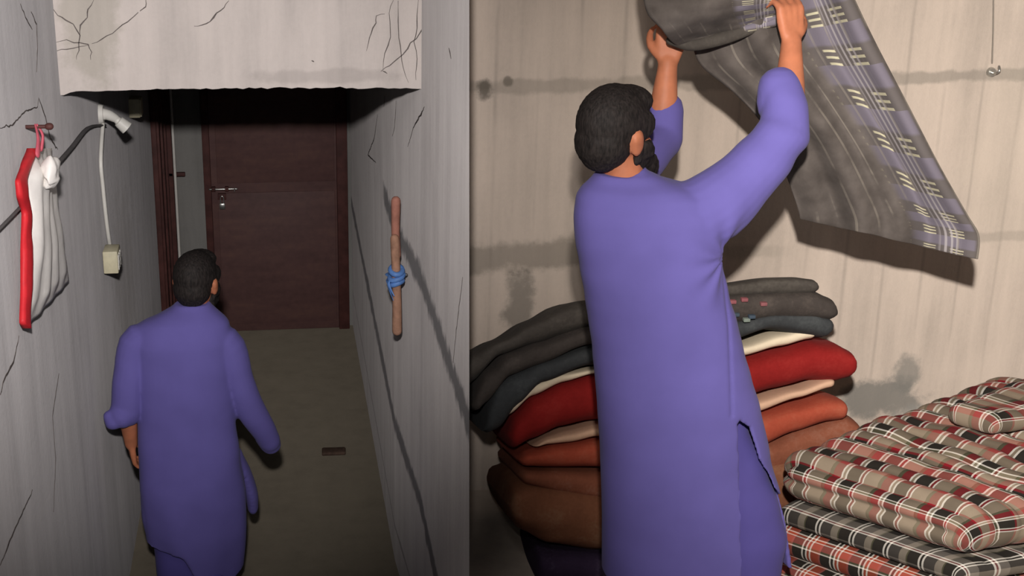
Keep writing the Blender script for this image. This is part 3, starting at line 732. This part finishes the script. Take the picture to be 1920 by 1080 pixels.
def head_extras(person, c, M, k=1.0):
    P = lambda *o: Vector(c) + M @ (Vector(o) * k)
    bm = bmesh.new()
    B = lambda o, r, seg=28: add_ball(bm, P(*o), [x * k for x in r], M, seg)
    B((0, -.010, .028), (.083, .103, .096), 32)             # crown
    B((0, -.040, -.018), (.074, .068, .072))
    B((0, -.046, -.052), (.054, .044, .042))                # back of the head
    B((0, .045, .082), (.062, .052, .038))                  # front top
    for s in (-1, 1): B((s * .070, .030, .030), (.014, .034, .034))   # temples
    me = fuse(bm, .0045, 3)
    displace(me, lambda p, n: .0014 * noise.noise(p * 120))
    h = link('hair', me, m_hair, person)
    bm = bmesh.new()
    B((0, .052, -.108), (.050, .052, .042))
    B((0, .092, -.100), (.034, .028, .046))
    for s in (-1, 1): B((s * .044, .062, -.038), (.028, .036, .034)); B((s * .030, .088, -.062), (.024, .026, .028))
    B((0, .112, -.082), (.046, .042, .050)); B((0, .146, -.092), (.030, .034, .038))
    for s in (-1, 1):
        B((s * .052, .036, -.074), (.014, .032, .042)); B((s * .066, .018, -.036), (.010, .014, .036)); B((s * .036, .066, -.088), (.018, .024, .030))
    add_tube(bm, [P(-.028, .084, -.056), P(-.012, .098, -.046), P(0, .1, -.046), P(.012, .098, -.046), P(.028, .084, -.056)], .006 * k, 8, 3)
    me = fuse(bm, .0045, 3); displace(me, lambda p, n: .004 * noise.noise(p * 70))
    link('beard', me, m_hair, person)
    for s in (-1, 1):
        bm = bmesh.new(); add_ball(bm, P(s * .031, .080, .004), [.0125 * k] * 3, M, 14); e = bm_obj('eye', bm, m_eye, person)
        bm = bmesh.new(); add_ball(bm, P(s * .031, .0895, .004), [.006 * k, .004 * k, .006 * k], M, 10); bm_obj('iris', bm, m_iris, e)
        bm = bmesh.new(); add_tube(bm, [P(s * .014, .098, .026), P(s * .032, .094, .032), P(s * .050, .078, .026)], [.004 * k, .005 * k, .003 * k], 8, 3); bm_obj('eyebrow', bm, m_hair, person)
def hand_shapes(bm, wrist, d, pn, side, curl=(.5, .6, .5), k=1.0):
    """d: wrist->knuckles, pn: palm-side normal, side: +1/-1 picks the thumb side (d x pn)"""
    d = Vector(d).normalized(); pn = (Vector(pn) - d * d.dot(Vector(pn))).normalized(); t = d.cross(pn) * side
    wrist = Vector(wrist)
    for a in (-.75, -.25, .25, .75):
        add_tube(bm, [wrist + t * .018 * a * k, wrist + d * .045 * k + t * .034 * a * k, wrist + d * .088 * k + t * .042 * a * k], [.014 * k, .0145 * k, .0115 * k], 10, 2)
    for i, (a, L) in enumerate(((.82, .070), (.28, .080), (-.27, .075), (-.80, .058))):
        p = wrist + d * .086 * k + t * .042 * a * k; ang = 0; pts = [p - d * .02 * k, p]; dirn = d
        for c, f in zip(curl, (.44, .31, .25)):
            ang += c; dirn = d * math.cos(ang) + pn * math.sin(ang) + t * a * .08
            p = p + dirn * L * f * k; pts.append(p)
        add_tube(bm, pts, [.0098 * k, .0098 * k, .0090 * k, .0083 * k, .0068 * k], 10, 2)
    b = wrist + d * .022 * k + t * .026 * k
    add_tube(bm, [b, b + (d * .6 + t * .7 + pn * .35) * .036 * k, b + (d * 1.35 + t * .9 + pn * .9) * .036 * k, b + (d * 2.0 + t * .8 + pn * 1.5) * .034 * k], [.015 * k, .0125 * k, .0105 * k, .008 * k], 10, 2)
def foot_shapes(bm, ankle, d, zf):
    d = Vector(d).normalized(); a = Vector(ankle); b = Vector((a.x, a.y, zf))
    add_tube(bm, [a + Vector((0, 0, .05)), a, b + Vector((0, 0, .045)) - d * .015], [.042, .040, .040], 12, 2)
    add_tube(bm, [b + Vector((0, 0, .040)) - d * .03, b + d * .06 + Vector((0, 0, .038)), b + d * .14 + Vector((0, 0, .022))], [.036, .036, .020], 12, 3, flat=1.1)
    s = d.cross(Vector((0, 0, 1)))
    for i in range(5):
        o = b + d * (.14 - .006 * i) + s * (.028 - .014 * i) + Vector((0, 0, .012)); add_tube(bm, [o, o + d * (.035 - .004 * i)], .0105 - .001 * i, 8)
def sandal(person, ankle, d, zf):
    d = Vector(d).normalized(); b = Vector((ankle[0], ankle[1], zf)); s = d.cross(Vector((0, 0, 1))); bm = bmesh.new(); rings = []
    for t, wd in ((-.062, .018), (-.05, .032), (0, .038), (.07, .044), (.13, .046), (.17, .036), (.185, .018)):
        c = b + d * t
        rings.append([c - s * wd + Vector((0, 0, .001)), c + s * wd + Vector((0, 0, .001)), c + s * wd + Vector((0, 0, .016)), c - s * wd + Vector((0, 0, .016))])
    add_loft(bm, rings)
    c = b + d * .10; add_tube(bm, [c - s * .044 + Vector((0, 0, .012)), c - s * .03 + Vector((0, 0, .058)), c + s * .03 + Vector((0, 0, .058)), c + s * .044 + Vector((0, 0, .012))], .009, 8, 4)
    bm_obj('sandal', bm, m_sole, person, auto=40)
def folds(seed, amp, vert=1.0):
    def f(p, n):
        q = Vector((p.x * 9, p.y * 9, p.z * 2.2 * vert + seed))
        return amp * (noise.noise(q) + 1.5 * noise.noise(Vector((p.x * 4 + seed, p.y * 4, p.z * 1.6 * vert))) + .5 * noise.noise(Vector((p.x * 6 + p.z * 8, p.y * 6, p.z * 5 - p.x * 5 + seed))))
    return f
def ell_rings(rows, Yc, m=48, n=2.3):
    """rows: (y, x left, x right, half depth, shift of centre towards the back)"""
    out = []
    for (y, xl, xr, b, dy) in rows:
        yc = Yc + dy; L, R = at(xl, y, yc), at(xr, y, yc); c = (L + R) / 2; a = (R.x - L.x) / 2
        out.append([Vector((c.x + a * se(2 * PI * k / m, n)[0], yc - b * se(2 * PI * k / m, n)[1], c.z)) for k in range(m)])
    return out
def fine_rows(rows, step=14):
    out = []; y = rows[0][0]
    while y < rows[-1][0]:
        out.append((y,) + tuple(interp(rows, y))); y += step
    out.append(rows[-1]); return out
def panel(bm, rows, Yc, th0, th1, thick=.012, m=40, n=2.3):
    """cloth panel: an arc of the body's section between two angle functions of the pixel row"""
    O, I = [], []
    for (y, xl, xr, b, dy) in rows:
        yc = Yc + dy; L, R = at(xl, y, yc), at(xr, y, yc); c = (L + R) / 2; a = (R.x - L.x) / 2
        t0, t1 = th0(y), th1(y); ro, ri = [], []
        for k in range(m + 1):
            cx, sy = se(lerp(t0, t1, k / m), n)
            ro.append(Vector((c.x + a * cx, yc - b * sy, c.z))); ri.append(Vector((c.x + (a - thick) * cx, yc - (b - thick) * sy, c.z)))
        O.append(ro); I.append(ri)
    add_loft(bm, [o + i[::-1] for o, i in zip(O, I)])

# --- the man in the bay, arms raised
YM = 3.6
def bay_man():
    base = at(1290, 1080, YM)
    p = thing('person', (base.x, YM, ZB), 'man in purple tunic holding a grey blanket high before the quilt pile', 'person')
    hc = at(1152, 250, YM + .03); M = basis((.80, .60, -.10)); k = 1.10
    # body
    bm = bmesh.new(); head_shapes(bm, hc, M, k)
    neck0 = at(1175, 360, YM + .02)
    add_tube(bm, [hc + Vector((.0, 0, -.04)), at(1172, 335, YM + .02), neck0 + Vector((0, 0, -.03))], [.058, .056, .07], 18, 3)
    add_tube(bm, [neck0, at(1215, 520, YM + .02), at(1245, 760, YM + .03), at(1260, 860, YM + .03)], [.07, .09, .085, .09], 18, 4)
    shR, elR, wrR = at(1318, 398, YM + .01), at(1478, 240, YM + .06), at(1484, 78, YM + .20)
    shL, elL, wrL = at(1120, 385, YM + .02), at(1238, 262, YM + .38), at(1252, 120, YM + .42)
    for sh, el, wr in ((shR, elR, wrR), (shL, elL, wrL)):
        add_tube(bm, [Vector((lerp(sh.x, neck0.x, .5), sh.y, sh.z)), sh, el], [.045, .046, .040], 14, 4)
        add_tube(bm, [el, el.lerp(wr, .35), wr], [.042, .043, .029], 14, 4)
    hand_shapes(bm, wrR, (-.05, .25, 1), (-.3, 1, .1), -1, (.7, .9, .6), 1.08)
    hand_shapes(bm, wrL, (.10, .1, 1), (.3, 1, .1), 1, (.7, .9, .6), 1.08)
    zA = ZB + .085; hipz = at(1270, 900, YM).z
    feet = [(1.10, YM - .02), (1.36, YM + .04)]
    for fx, fy in feet:
        add_tube(bm, [(lerp(1.24, fx, .45), YM + .03, hipz), (lerp(1.26, fx, .8), fy + .02, ZB + .46), (fx, fy, zA)], [.095, .058, .042], 14, 4)
        foot_shapes(bm, (fx, fy, zA), ((.15 if fx > 1.2 else -.05), 1, 0), ZB + .014)
    link('body', fuse(bm, .0065, 3), m_skin, p)
    head_extras(p, hc, M, k)
    for fx, fy in feet: sandal(p, (fx, fy), ((.15 if fx > 1.2 else -.05), 1, 0), ZB)
    # kurta
    rows = [(322, 1118, 1222, .062, .015), (334, 1108, 1245, .072, .015), (346, 1092, 1290, .092, .01), (366, 1080, 1335, .112, .01), (400, 1076, 1352, .125, 0), (450, 1080, 1352, .132, 0), (500, 1088, 1352, .135, 0),
            (550, 1098, 1362, .135, 0), (600, 1106, 1380, .135, 0), (650, 1113, 1392, .136, 0), (700, 1118, 1406, .14, 0), (760, 1122, 1421, .145, 0), (850, 1126, 1440, .152, 0), (930, 1129, 1460, .158, 0), (1000, 1130, 1474, .162, 0), (1075, 1131, 1484, .166, 0)]
    bm = bmesh.new()
    add_loft(bm, ell_rings([q for q in fine_rows(rows) if q[0] <= 764], YM))
    low = [q for q in fine_rows(rows, 4) if q[0] >= 735]
    def ang(y, x):
        xl, xr = interp(rows, y)[:2]; c = (xl + xr) / 2; a = (xr - xl) / 2
        u = max(-1, min(1, (x - c) / a)); return math.acos(math.copysign(abs(u) ** (2.3 / 2), u))
    slit = [(735, 1358), (758, 1361), (781, 1387), (833, 1402), (890, 1433), (936, 1462), (1080, 1500)]
    def hem(rows_, x0y, x1y): return rows_
    lowb = [q for q in low if q[0] <= 1068]
    panel(bm, lowb, YM, lambda y: ang(y, 1358 + (y - 735) * .012) + .0, lambda y: PI * 1.12)
    panel(bm, low, YM, lambda y: ang(y, min(interp(slit, y)[0], interp(rows, y)[1])), lambda y: -PI * .86)
    # sleeves: upper arm, bunched elbow, rolled cuff
    add_tube(bm, [at(1235, 420, YM), at(1322, 398, YM + .005), at(1410, 322, YM + .03), at(1474, 246, YM + .06)], [.12, .105, .080, .070], 20, 5)
    add_tube(bm, [at(1474, 246, YM + .06), at(1470, 205, YM + .09), at(1467, 172, YM + .115)], [.070, .062, .056], 20, 4)
    cf = at(1462, 168, YM + .12)
    add_tube(bm, [cf + Vector((.0, 0, -.035)), cf + Vector((0, .006, .005))], [.062, .058], 20)
    add_tube(bm, [at(1150, 415, YM + .02), at(1132, 392, YM + .05), at(1185, 325, YM + .22), at(1243, 262, YM + .37)], [.09, .078, .066, .062], 20, 5)
    add_tube(bm, [at(1243, 262, YM + .37), at(1247, 205, YM + .41)], [.062, .056], 20, 3)
    add_tube(bm, [at(1180, 345, YM + .018), at(1172, 325, YM + .022)], [.066, .060], 20, round_ends=False)   # collar
    me = fuse(bm, .0065, 5)
    ax = at(1345, 470, YM)
    def fk(q, n):
        v = folds(3, .0045)(q, n)
        d = (q - ax); v += .0035 * math.sin(9 * math.atan2(d.z, d.x) + 1) * math.exp(-((d.length - .1) / .07) ** 2)          # pull folds from the armpit
        e = (q - elR); v += .006 * math.sin(60 * (q.z + q.x * .5)) * math.exp(-(e.length / .10) ** 2)              # bunching at the elbow
        sl = abs(q.x - at(1346, 600, YM).x - (at(1346, 600, YM).z - q.z) * .07)
        if .0 < at(1346, 470, YM).z - q.z < .45 and q.y < YM: v -= .004 * math.exp(-(sl / .006) ** 2)             # side seam
        return v
    displace(me, fk)
    link('kurta', me, m_kurta, p)
    # trousers
    srow = [(740, 1150, 1372, .10, .01), (800, 1148, 1398, .115, .01), (880, 1146, 1432, .125, .01), (950, 1146, 1458, .13, .01), (1010, 1148, 1473, .13, .01), (1060, 1150, 1462, .128, .01), (1090, 1155, 1458, .122, .01)]
    bm = bmesh.new(); add_loft(bm, ell_rings(fine_rows(srow), YM))
    for fx, fy in feet: add_tube(bm, [(lerp(1.24, fx, .55), YM + .01, base.z + .05), (lerp(1.24, fx, .8), fy + .01, base.z - .08), (fx, fy + .005, ZB + .20), (fx, fy, ZB + .115)], [.12, .112, .085, .062], 20, 5, round_ends=False)
    me = fuse(bm, .008, 4); displace(me, folds(9, .004)); link('trousers', me, m_shal, p)
bay_man()

# --- the man walking away down the passage
YP = 5.25
def passage_man():
    p = thing('person', (at(370, 1080, YP).x, YP, 0), 'man in a purple tunic and trousers walking away down the narrow passage', 'person')
    hc = at(368, 528, YP + .05); M = basis((.34, .93, -.12)); k = 1.04
    bm = bmesh.new(); head_shapes(bm, hc, M, k)
    nk = at(362, 600, YP + .02)
    add_tube(bm, [hc + Vector((0, -.01, -.04)), at(362, 578, YP + .03), nk + Vector((0, 0, -.03))], [.056, .053, .068], 18, 3)
    add_tube(bm, [nk, at(352, 700, YP), at(355, 840, YP), at(358, 900, YP)], [.07, .095, .09, .095], 18, 4)
    shL, elL, wrL = at(256, 640, YP), at(236, 752, YP - .05), at(246, 832, YP + .02)
    shR, elR, wrR = at(428, 640, YP), at(462, 745, YP - .02), at(500, 826, YP + .10)
    for sh, el, wr in ((shR, elR, wrR), (shL, elL, wrL)):
        add_tube(bm, [sh.lerp(nk, .5), sh, el], [.044, .045, .038], 14, 4); add_tube(bm, [el, el.lerp(wr, .35), wr], [.038, .038, .027], 14, 4)
    hand_shapes(bm, wrL, (wrL - elL), (1, .3, 0), -1, (.45, .55, .4), .95)
    hand_shapes(bm, wrR, (.35, .6, -.5), (-.6, .5, 0), 1, (.5, .7, .5), .95)
    fL, fR = Vector((-.47, YP + .20, .09)), Vector((-.31, YP - .12, .12))
    hz = at(355, 950, YP).z
    for f, hx, kn in ((fL, -.43, (0, .06)), (fR, -.33, (0, .03))):
        add_tube(bm, [(hx, YP, hz), (lerp(hx, f.x, .5), lerp(YP, f.y, .45) + kn[1], .48), f], [.078, .054, .042], 14, 4)
        foot_shapes(bm, f, (.05, 1, 0), .014 if f is fL else .03)
    link('body', fuse(bm, .0065, 3), m_skin, p)
    head_extras(p, hc, M, k)
    sandal(p, fL, (.05, 1, 0), 0); sandal(p, fR, (.05, 1, 0), .012)
    rows = [(566, 328, 394, .058, .02), (576, 318, 402, .066, .02), (588, 292, 416, .082, .01), (604, 258, 430, .10, .005), (640, 246, 437, .118, 0), (700, 252, 438, .125, 0), (780, 258, 442, .128, 0), (860, 260, 450, .135, 0), (930, 260, 458, .142, 0), (1000, 264, 460, .15, 0), (1075, 274, 456, .155, 0)]
    bm = bmesh.new(); FR = fine_rows(rows, 8)
    add_loft(bm, ell_rings([q for q in FR if q[0] <= 905], YP))
    # skirt with a slanting hem
    m = 96; O = []; I = []
    low = [q for q in FR if q[0] >= 885]
    hem = [(255, 1000), (300, 1010), (345, 1014), (372, 1056), (400, 1074), (432, 1078), (462, 1058)]
    for i, (y, xl, xr, b, dy) in enumerate(low):
        ro, ri = [], []
        for kk in range(m):
            th = 2 * PI * kk / m; cx, sy = se(th, 2.3)
            f = (y - 885) / (1075 - 885); yc = YP + dy
            drop = (interp(hem, (xl + xr) / 2 + (xr - xl) / 2 * cx)[0] - 1078) * f
            if sy < 0: drop = min(drop, -30 * f)
            L, R = at(xl, y + drop, yc), at(xr, y + drop, yc); c = (L + R) / 2; a = (R.x - L.x) / 2
            fl_ = 1 + .035 * f * math.sin(5 * th)
            ro.append(Vector((c.x + a * cx * fl_, yc - b * sy * fl_, c.z))); ri.append(Vector((c.x + (a - .013) * cx * fl_, yc - (b - .013) * sy * fl_, c.z)))
        O.append(ro); I.append(ri)
    rr = [[bm.verts.new(q) for q in ring] for ring in O + I[::-1]]
    for i in range(len(rr)):
        j = (i + 1) % len(rr)
        for kk in range(m): bm.faces.new((rr[i][kk], rr[i][(kk + 1) % m], rr[j][(kk + 1) % m], rr[j][kk]))
    # front flap swinging out on the right
    fp = [at(450, 850, YP + .02), at(462, 890, YP + .08), at(472, 925, YP + .12), at(474, 948, YP + .13)]
    add_tube(bm, fp, [.02, .035, .04, .03], 14, 4, flat=.5)
    # sleeves
    add_tube(bm, [at(320, 660, YP), at(262, 642, YP), at(243, 705, YP - .03), at(238, 770, YP - .04)], [.10, .078, .066, .062], 20, 5)
    add_tube(bm, [at(238, 768, YP - .045), at(224, 782, YP - .07), at(214, 790, YP - .08)], [.060, .050, .030], 18, 4)
    add_tube(bm, [at(205, 780, YP - .08), at(208, 796, YP - .08)], [.018, .015], 12)
    add_tube(bm, [at(370, 660, YP), at(420, 645, YP), at(447, 715, YP), at(470, 768, YP + .02), at(505, 826, YP + .08)], [.10, .076, .066, .062, .046], 20, 5)
    add_tube(bm, [at(498, 815, YP + .08), at(508, 832, YP + .10)], [.050, .044], 18)
    add_tube(bm, [at(360, 588, YP + .02), at(361, 572, YP + .025)], [.068, .064], 20, round_ends=False)
    me = fuse(bm, .0065, 5)
    ax = at(432, 720, YP); ax2 = at(265, 720, YP)
    def fk(q, n):
        v = folds(5, .006)(q, n)
        v += .006 * math.sin(26 * (q.x * .8 + q.z * .35)) * max(0, min(1, (1.05 - q.z) * 2.5)) * .6
        return v
    displace(me, fk); link('kurta', me, m_kurta, p)
    bm = bmesh.new()
    add_loft(bm, ell_rings(fine_rows([(880, 285, 432, .09, 0), (960, 282, 436, .108, 0), (1040, 292, 436, .115, 0), (1090, 296, 432, .11, 0)]), YP))
    zt = at(360, 1090, YP).z
    for f, hx in ((fL, -.44), (fR, -.34)):
        add_tube(bm, [(hx, YP, zt + .12), (lerp(hx, f.x, .5), lerp(YP, f.y, .45), zt - .06), (f.x, f.y - .01, .24), (f.x, f.y, .12)], [.098, .094, .08, .06], 20, 5, round_ends=False)
    me = fuse(bm, .008, 4); displace(me, folds(2, .005)); link('trousers', me, m_shal, p)
passage_man()

# ---------------------------------------------------------------- the blanket held up
def blanket_mat():
    k = N('grey_blanket'); U = k.xyz(k.co.outputs['UV']); P = k.co.outputs['Object']
    base = k.ramp(k.noise(P, 12, 5), [(.3, lin((78, 72, 68))), (.7, lin((104, 97, 92)))])
    fu, fv = U[0], U[1]
    band = k.math('MULTIPLY', k.smooth(fu, .60, .66), k.math('SUBTRACT', 1.0, k.smooth(fu, .965, .985)))
    lav = k.mix(k.smooth(k.math('FRACT', k.math('MULTIPLY', fv, 9.0)), .45, .55), lin((116, 110, 120)), lin((100, 94, 92)))
    chk = k.math('MULTIPLY', k.smooth(k.math('FRACT', k.math('MULTIPLY', fu, 6.5)), .42, .5), k.smooth(k.math('FRACT', k.math('MULTIPLY', fv, 9.0)), .5, .56))
    fine = k.math('GREATER_THAN', k.math('FRACT', k.math('MULTIPLY', fv, 54.0)), .62)
    fine2 = k.math('GREATER_THAN', k.math('FRACT', k.math('MULTIPLY', fu, 34.0)), .6)
    lav = k.mix(k.math('MULTIPLY', chk, fine), lav, lin((190, 184, 156)))
    lav = k.mix(k.math('MULTIPLY', k.math('MULTIPLY', fine2, .75), k.smooth(k.math('ABSOLUTE', k.math('SUBTRACT', fu, .84)), .07, .03)), lav, lin((168, 162, 162)))
    col = k.mix(band, base, lav)
    st = k.math('GREATER_THAN', k.math('FRACT', k.math('MULTIPLY', fu, 9.0)), .88)
    st = k.math('MULTIPLY', st, k.smooth(k.noise(k.vec(P, (6, 6, 6)), 1.0), .45, .6))
    col = k.mix(k.math('MULTIPLY', st, .45), col, lin((150, 142, 130)))
    k.bump(k.noise(P, 120, 2), .2, .002)
    return k.out(col, .95, .05, sheen=.03)
m_blk = blanket_mat()
def sheet(name, Lpts, Rpts, yfun, ns, nt, mat, parent=None, thick=.014):
    bm = bmesh.new(); uv = bm.loops.layers.uv.new('uv'); G = []
    def curve(pts, t):
        P, _ = resample([Vector((x, y, 0)) for x, y in pts], [0] * len(pts), 12)
        f = t * (len(P) - 1); i = min(int(f), len(P) - 2); return P[i].lerp(P[i + 1], f - i)
    lc = [curve(Lpts, j / nt) for j in range(nt + 1)]; rc = [curve(Rpts, j / nt) for j in range(nt + 1)]
    for i in range(ns + 1):
        row = []
        for j in range(nt + 1):
            s, t = i / ns, j / nt; q = lc[j].lerp(rc[j], s)
            row.append(bm.verts.new(at(q.x, q.y, yfun(s, t))))
        G.append(row)
    for i in range(ns):
        for j in range(nt):
            f = bm.faces.new((G[i][j], G[i + 1][j], G[i + 1][j + 1], G[i][j + 1]))
            for l, (a, b) in zip(f.loops, ((i, j), (i + 1, j), (i + 1, j + 1), (i, j + 1))): l[uv].uv = (a / ns, b / nt)
    me = D.meshes.new(name); bm.to_mesh(me); bm.free()
    o = D.objects.new('tmp', me); C.objects.link(o)
    m = o.modifiers.new('s', 'SOLIDIFY'); m.thickness = thick; m.offset = 0
    b = o.modifiers.new('b', 'SUBSURF'); b.levels = 1
    dg = bpy.context.evaluated_depsgraph_get(); me2 = D.meshes.new_from_object(o.evaluated_get(dg), depsgraph=dg)
    D.objects.remove(o); return link(name, me2, mat, parent)
bl = thing('blanket', at(1480, 30, 3.95), 'dark grey blanket with pale plaid border, held up by the standing man', 'blanket')
def y1(s, t):
    rip = .020 * math.sin(s * 26 + 2 * t) * (.5 + .5 * t) + .012 * noise.noise(Vector((s * 7, t * 5, 1))) + .03 * math.sin(s * 9 + 1)
    return 3.98 + .10 * t - .10 * s + rip - .05 * math.exp(-((s - .95) / .06) ** 2)
sheet('draped_sheet', [(1285, -60), (1298, 60), (1312, 118), (1372, 170), (1432, 236), (1470, 320), (1494, 385), (1500, 408)], [(1560, -90), (1592, -20), (1640, 80), (1700, 195), (1760, 310), (1812, 400), (1836, 440), (1834, 486)], y1, 90, 70, m_blk, bl)
def y2(s, t): return 3.90 + .03 * math.sin(t * 9 + s * 2) + .05 * t - .06 * math.sin(PI * min(1, t * 1.0)) + .014 * noise.noise(Vector((s * 6, t * 9, 4)))
fe = sheet('folded_edge', [(1200, -70), (1204, -20), (1212, 20), (1240, 55), (1262, 78), (1288, 84)], [(1500, -90), (1480, -50), (1470, -10), (1466, 15), (1462, 30), (1455, 44)], y2, 40, 40, m_blk, bl, .02)
bm = bmesh.new(); add_tube(bm, [at(1258, 76, 3.95), at(1300, 84, 3.935), at(1360, 70, 3.93), at(1420, 48, 3.93), at(1468, 28, 3.93)], [.014, .018, .020, .018, .014], 14, 5)
bm_obj('rolled_hem', bm, m_dark, bl)
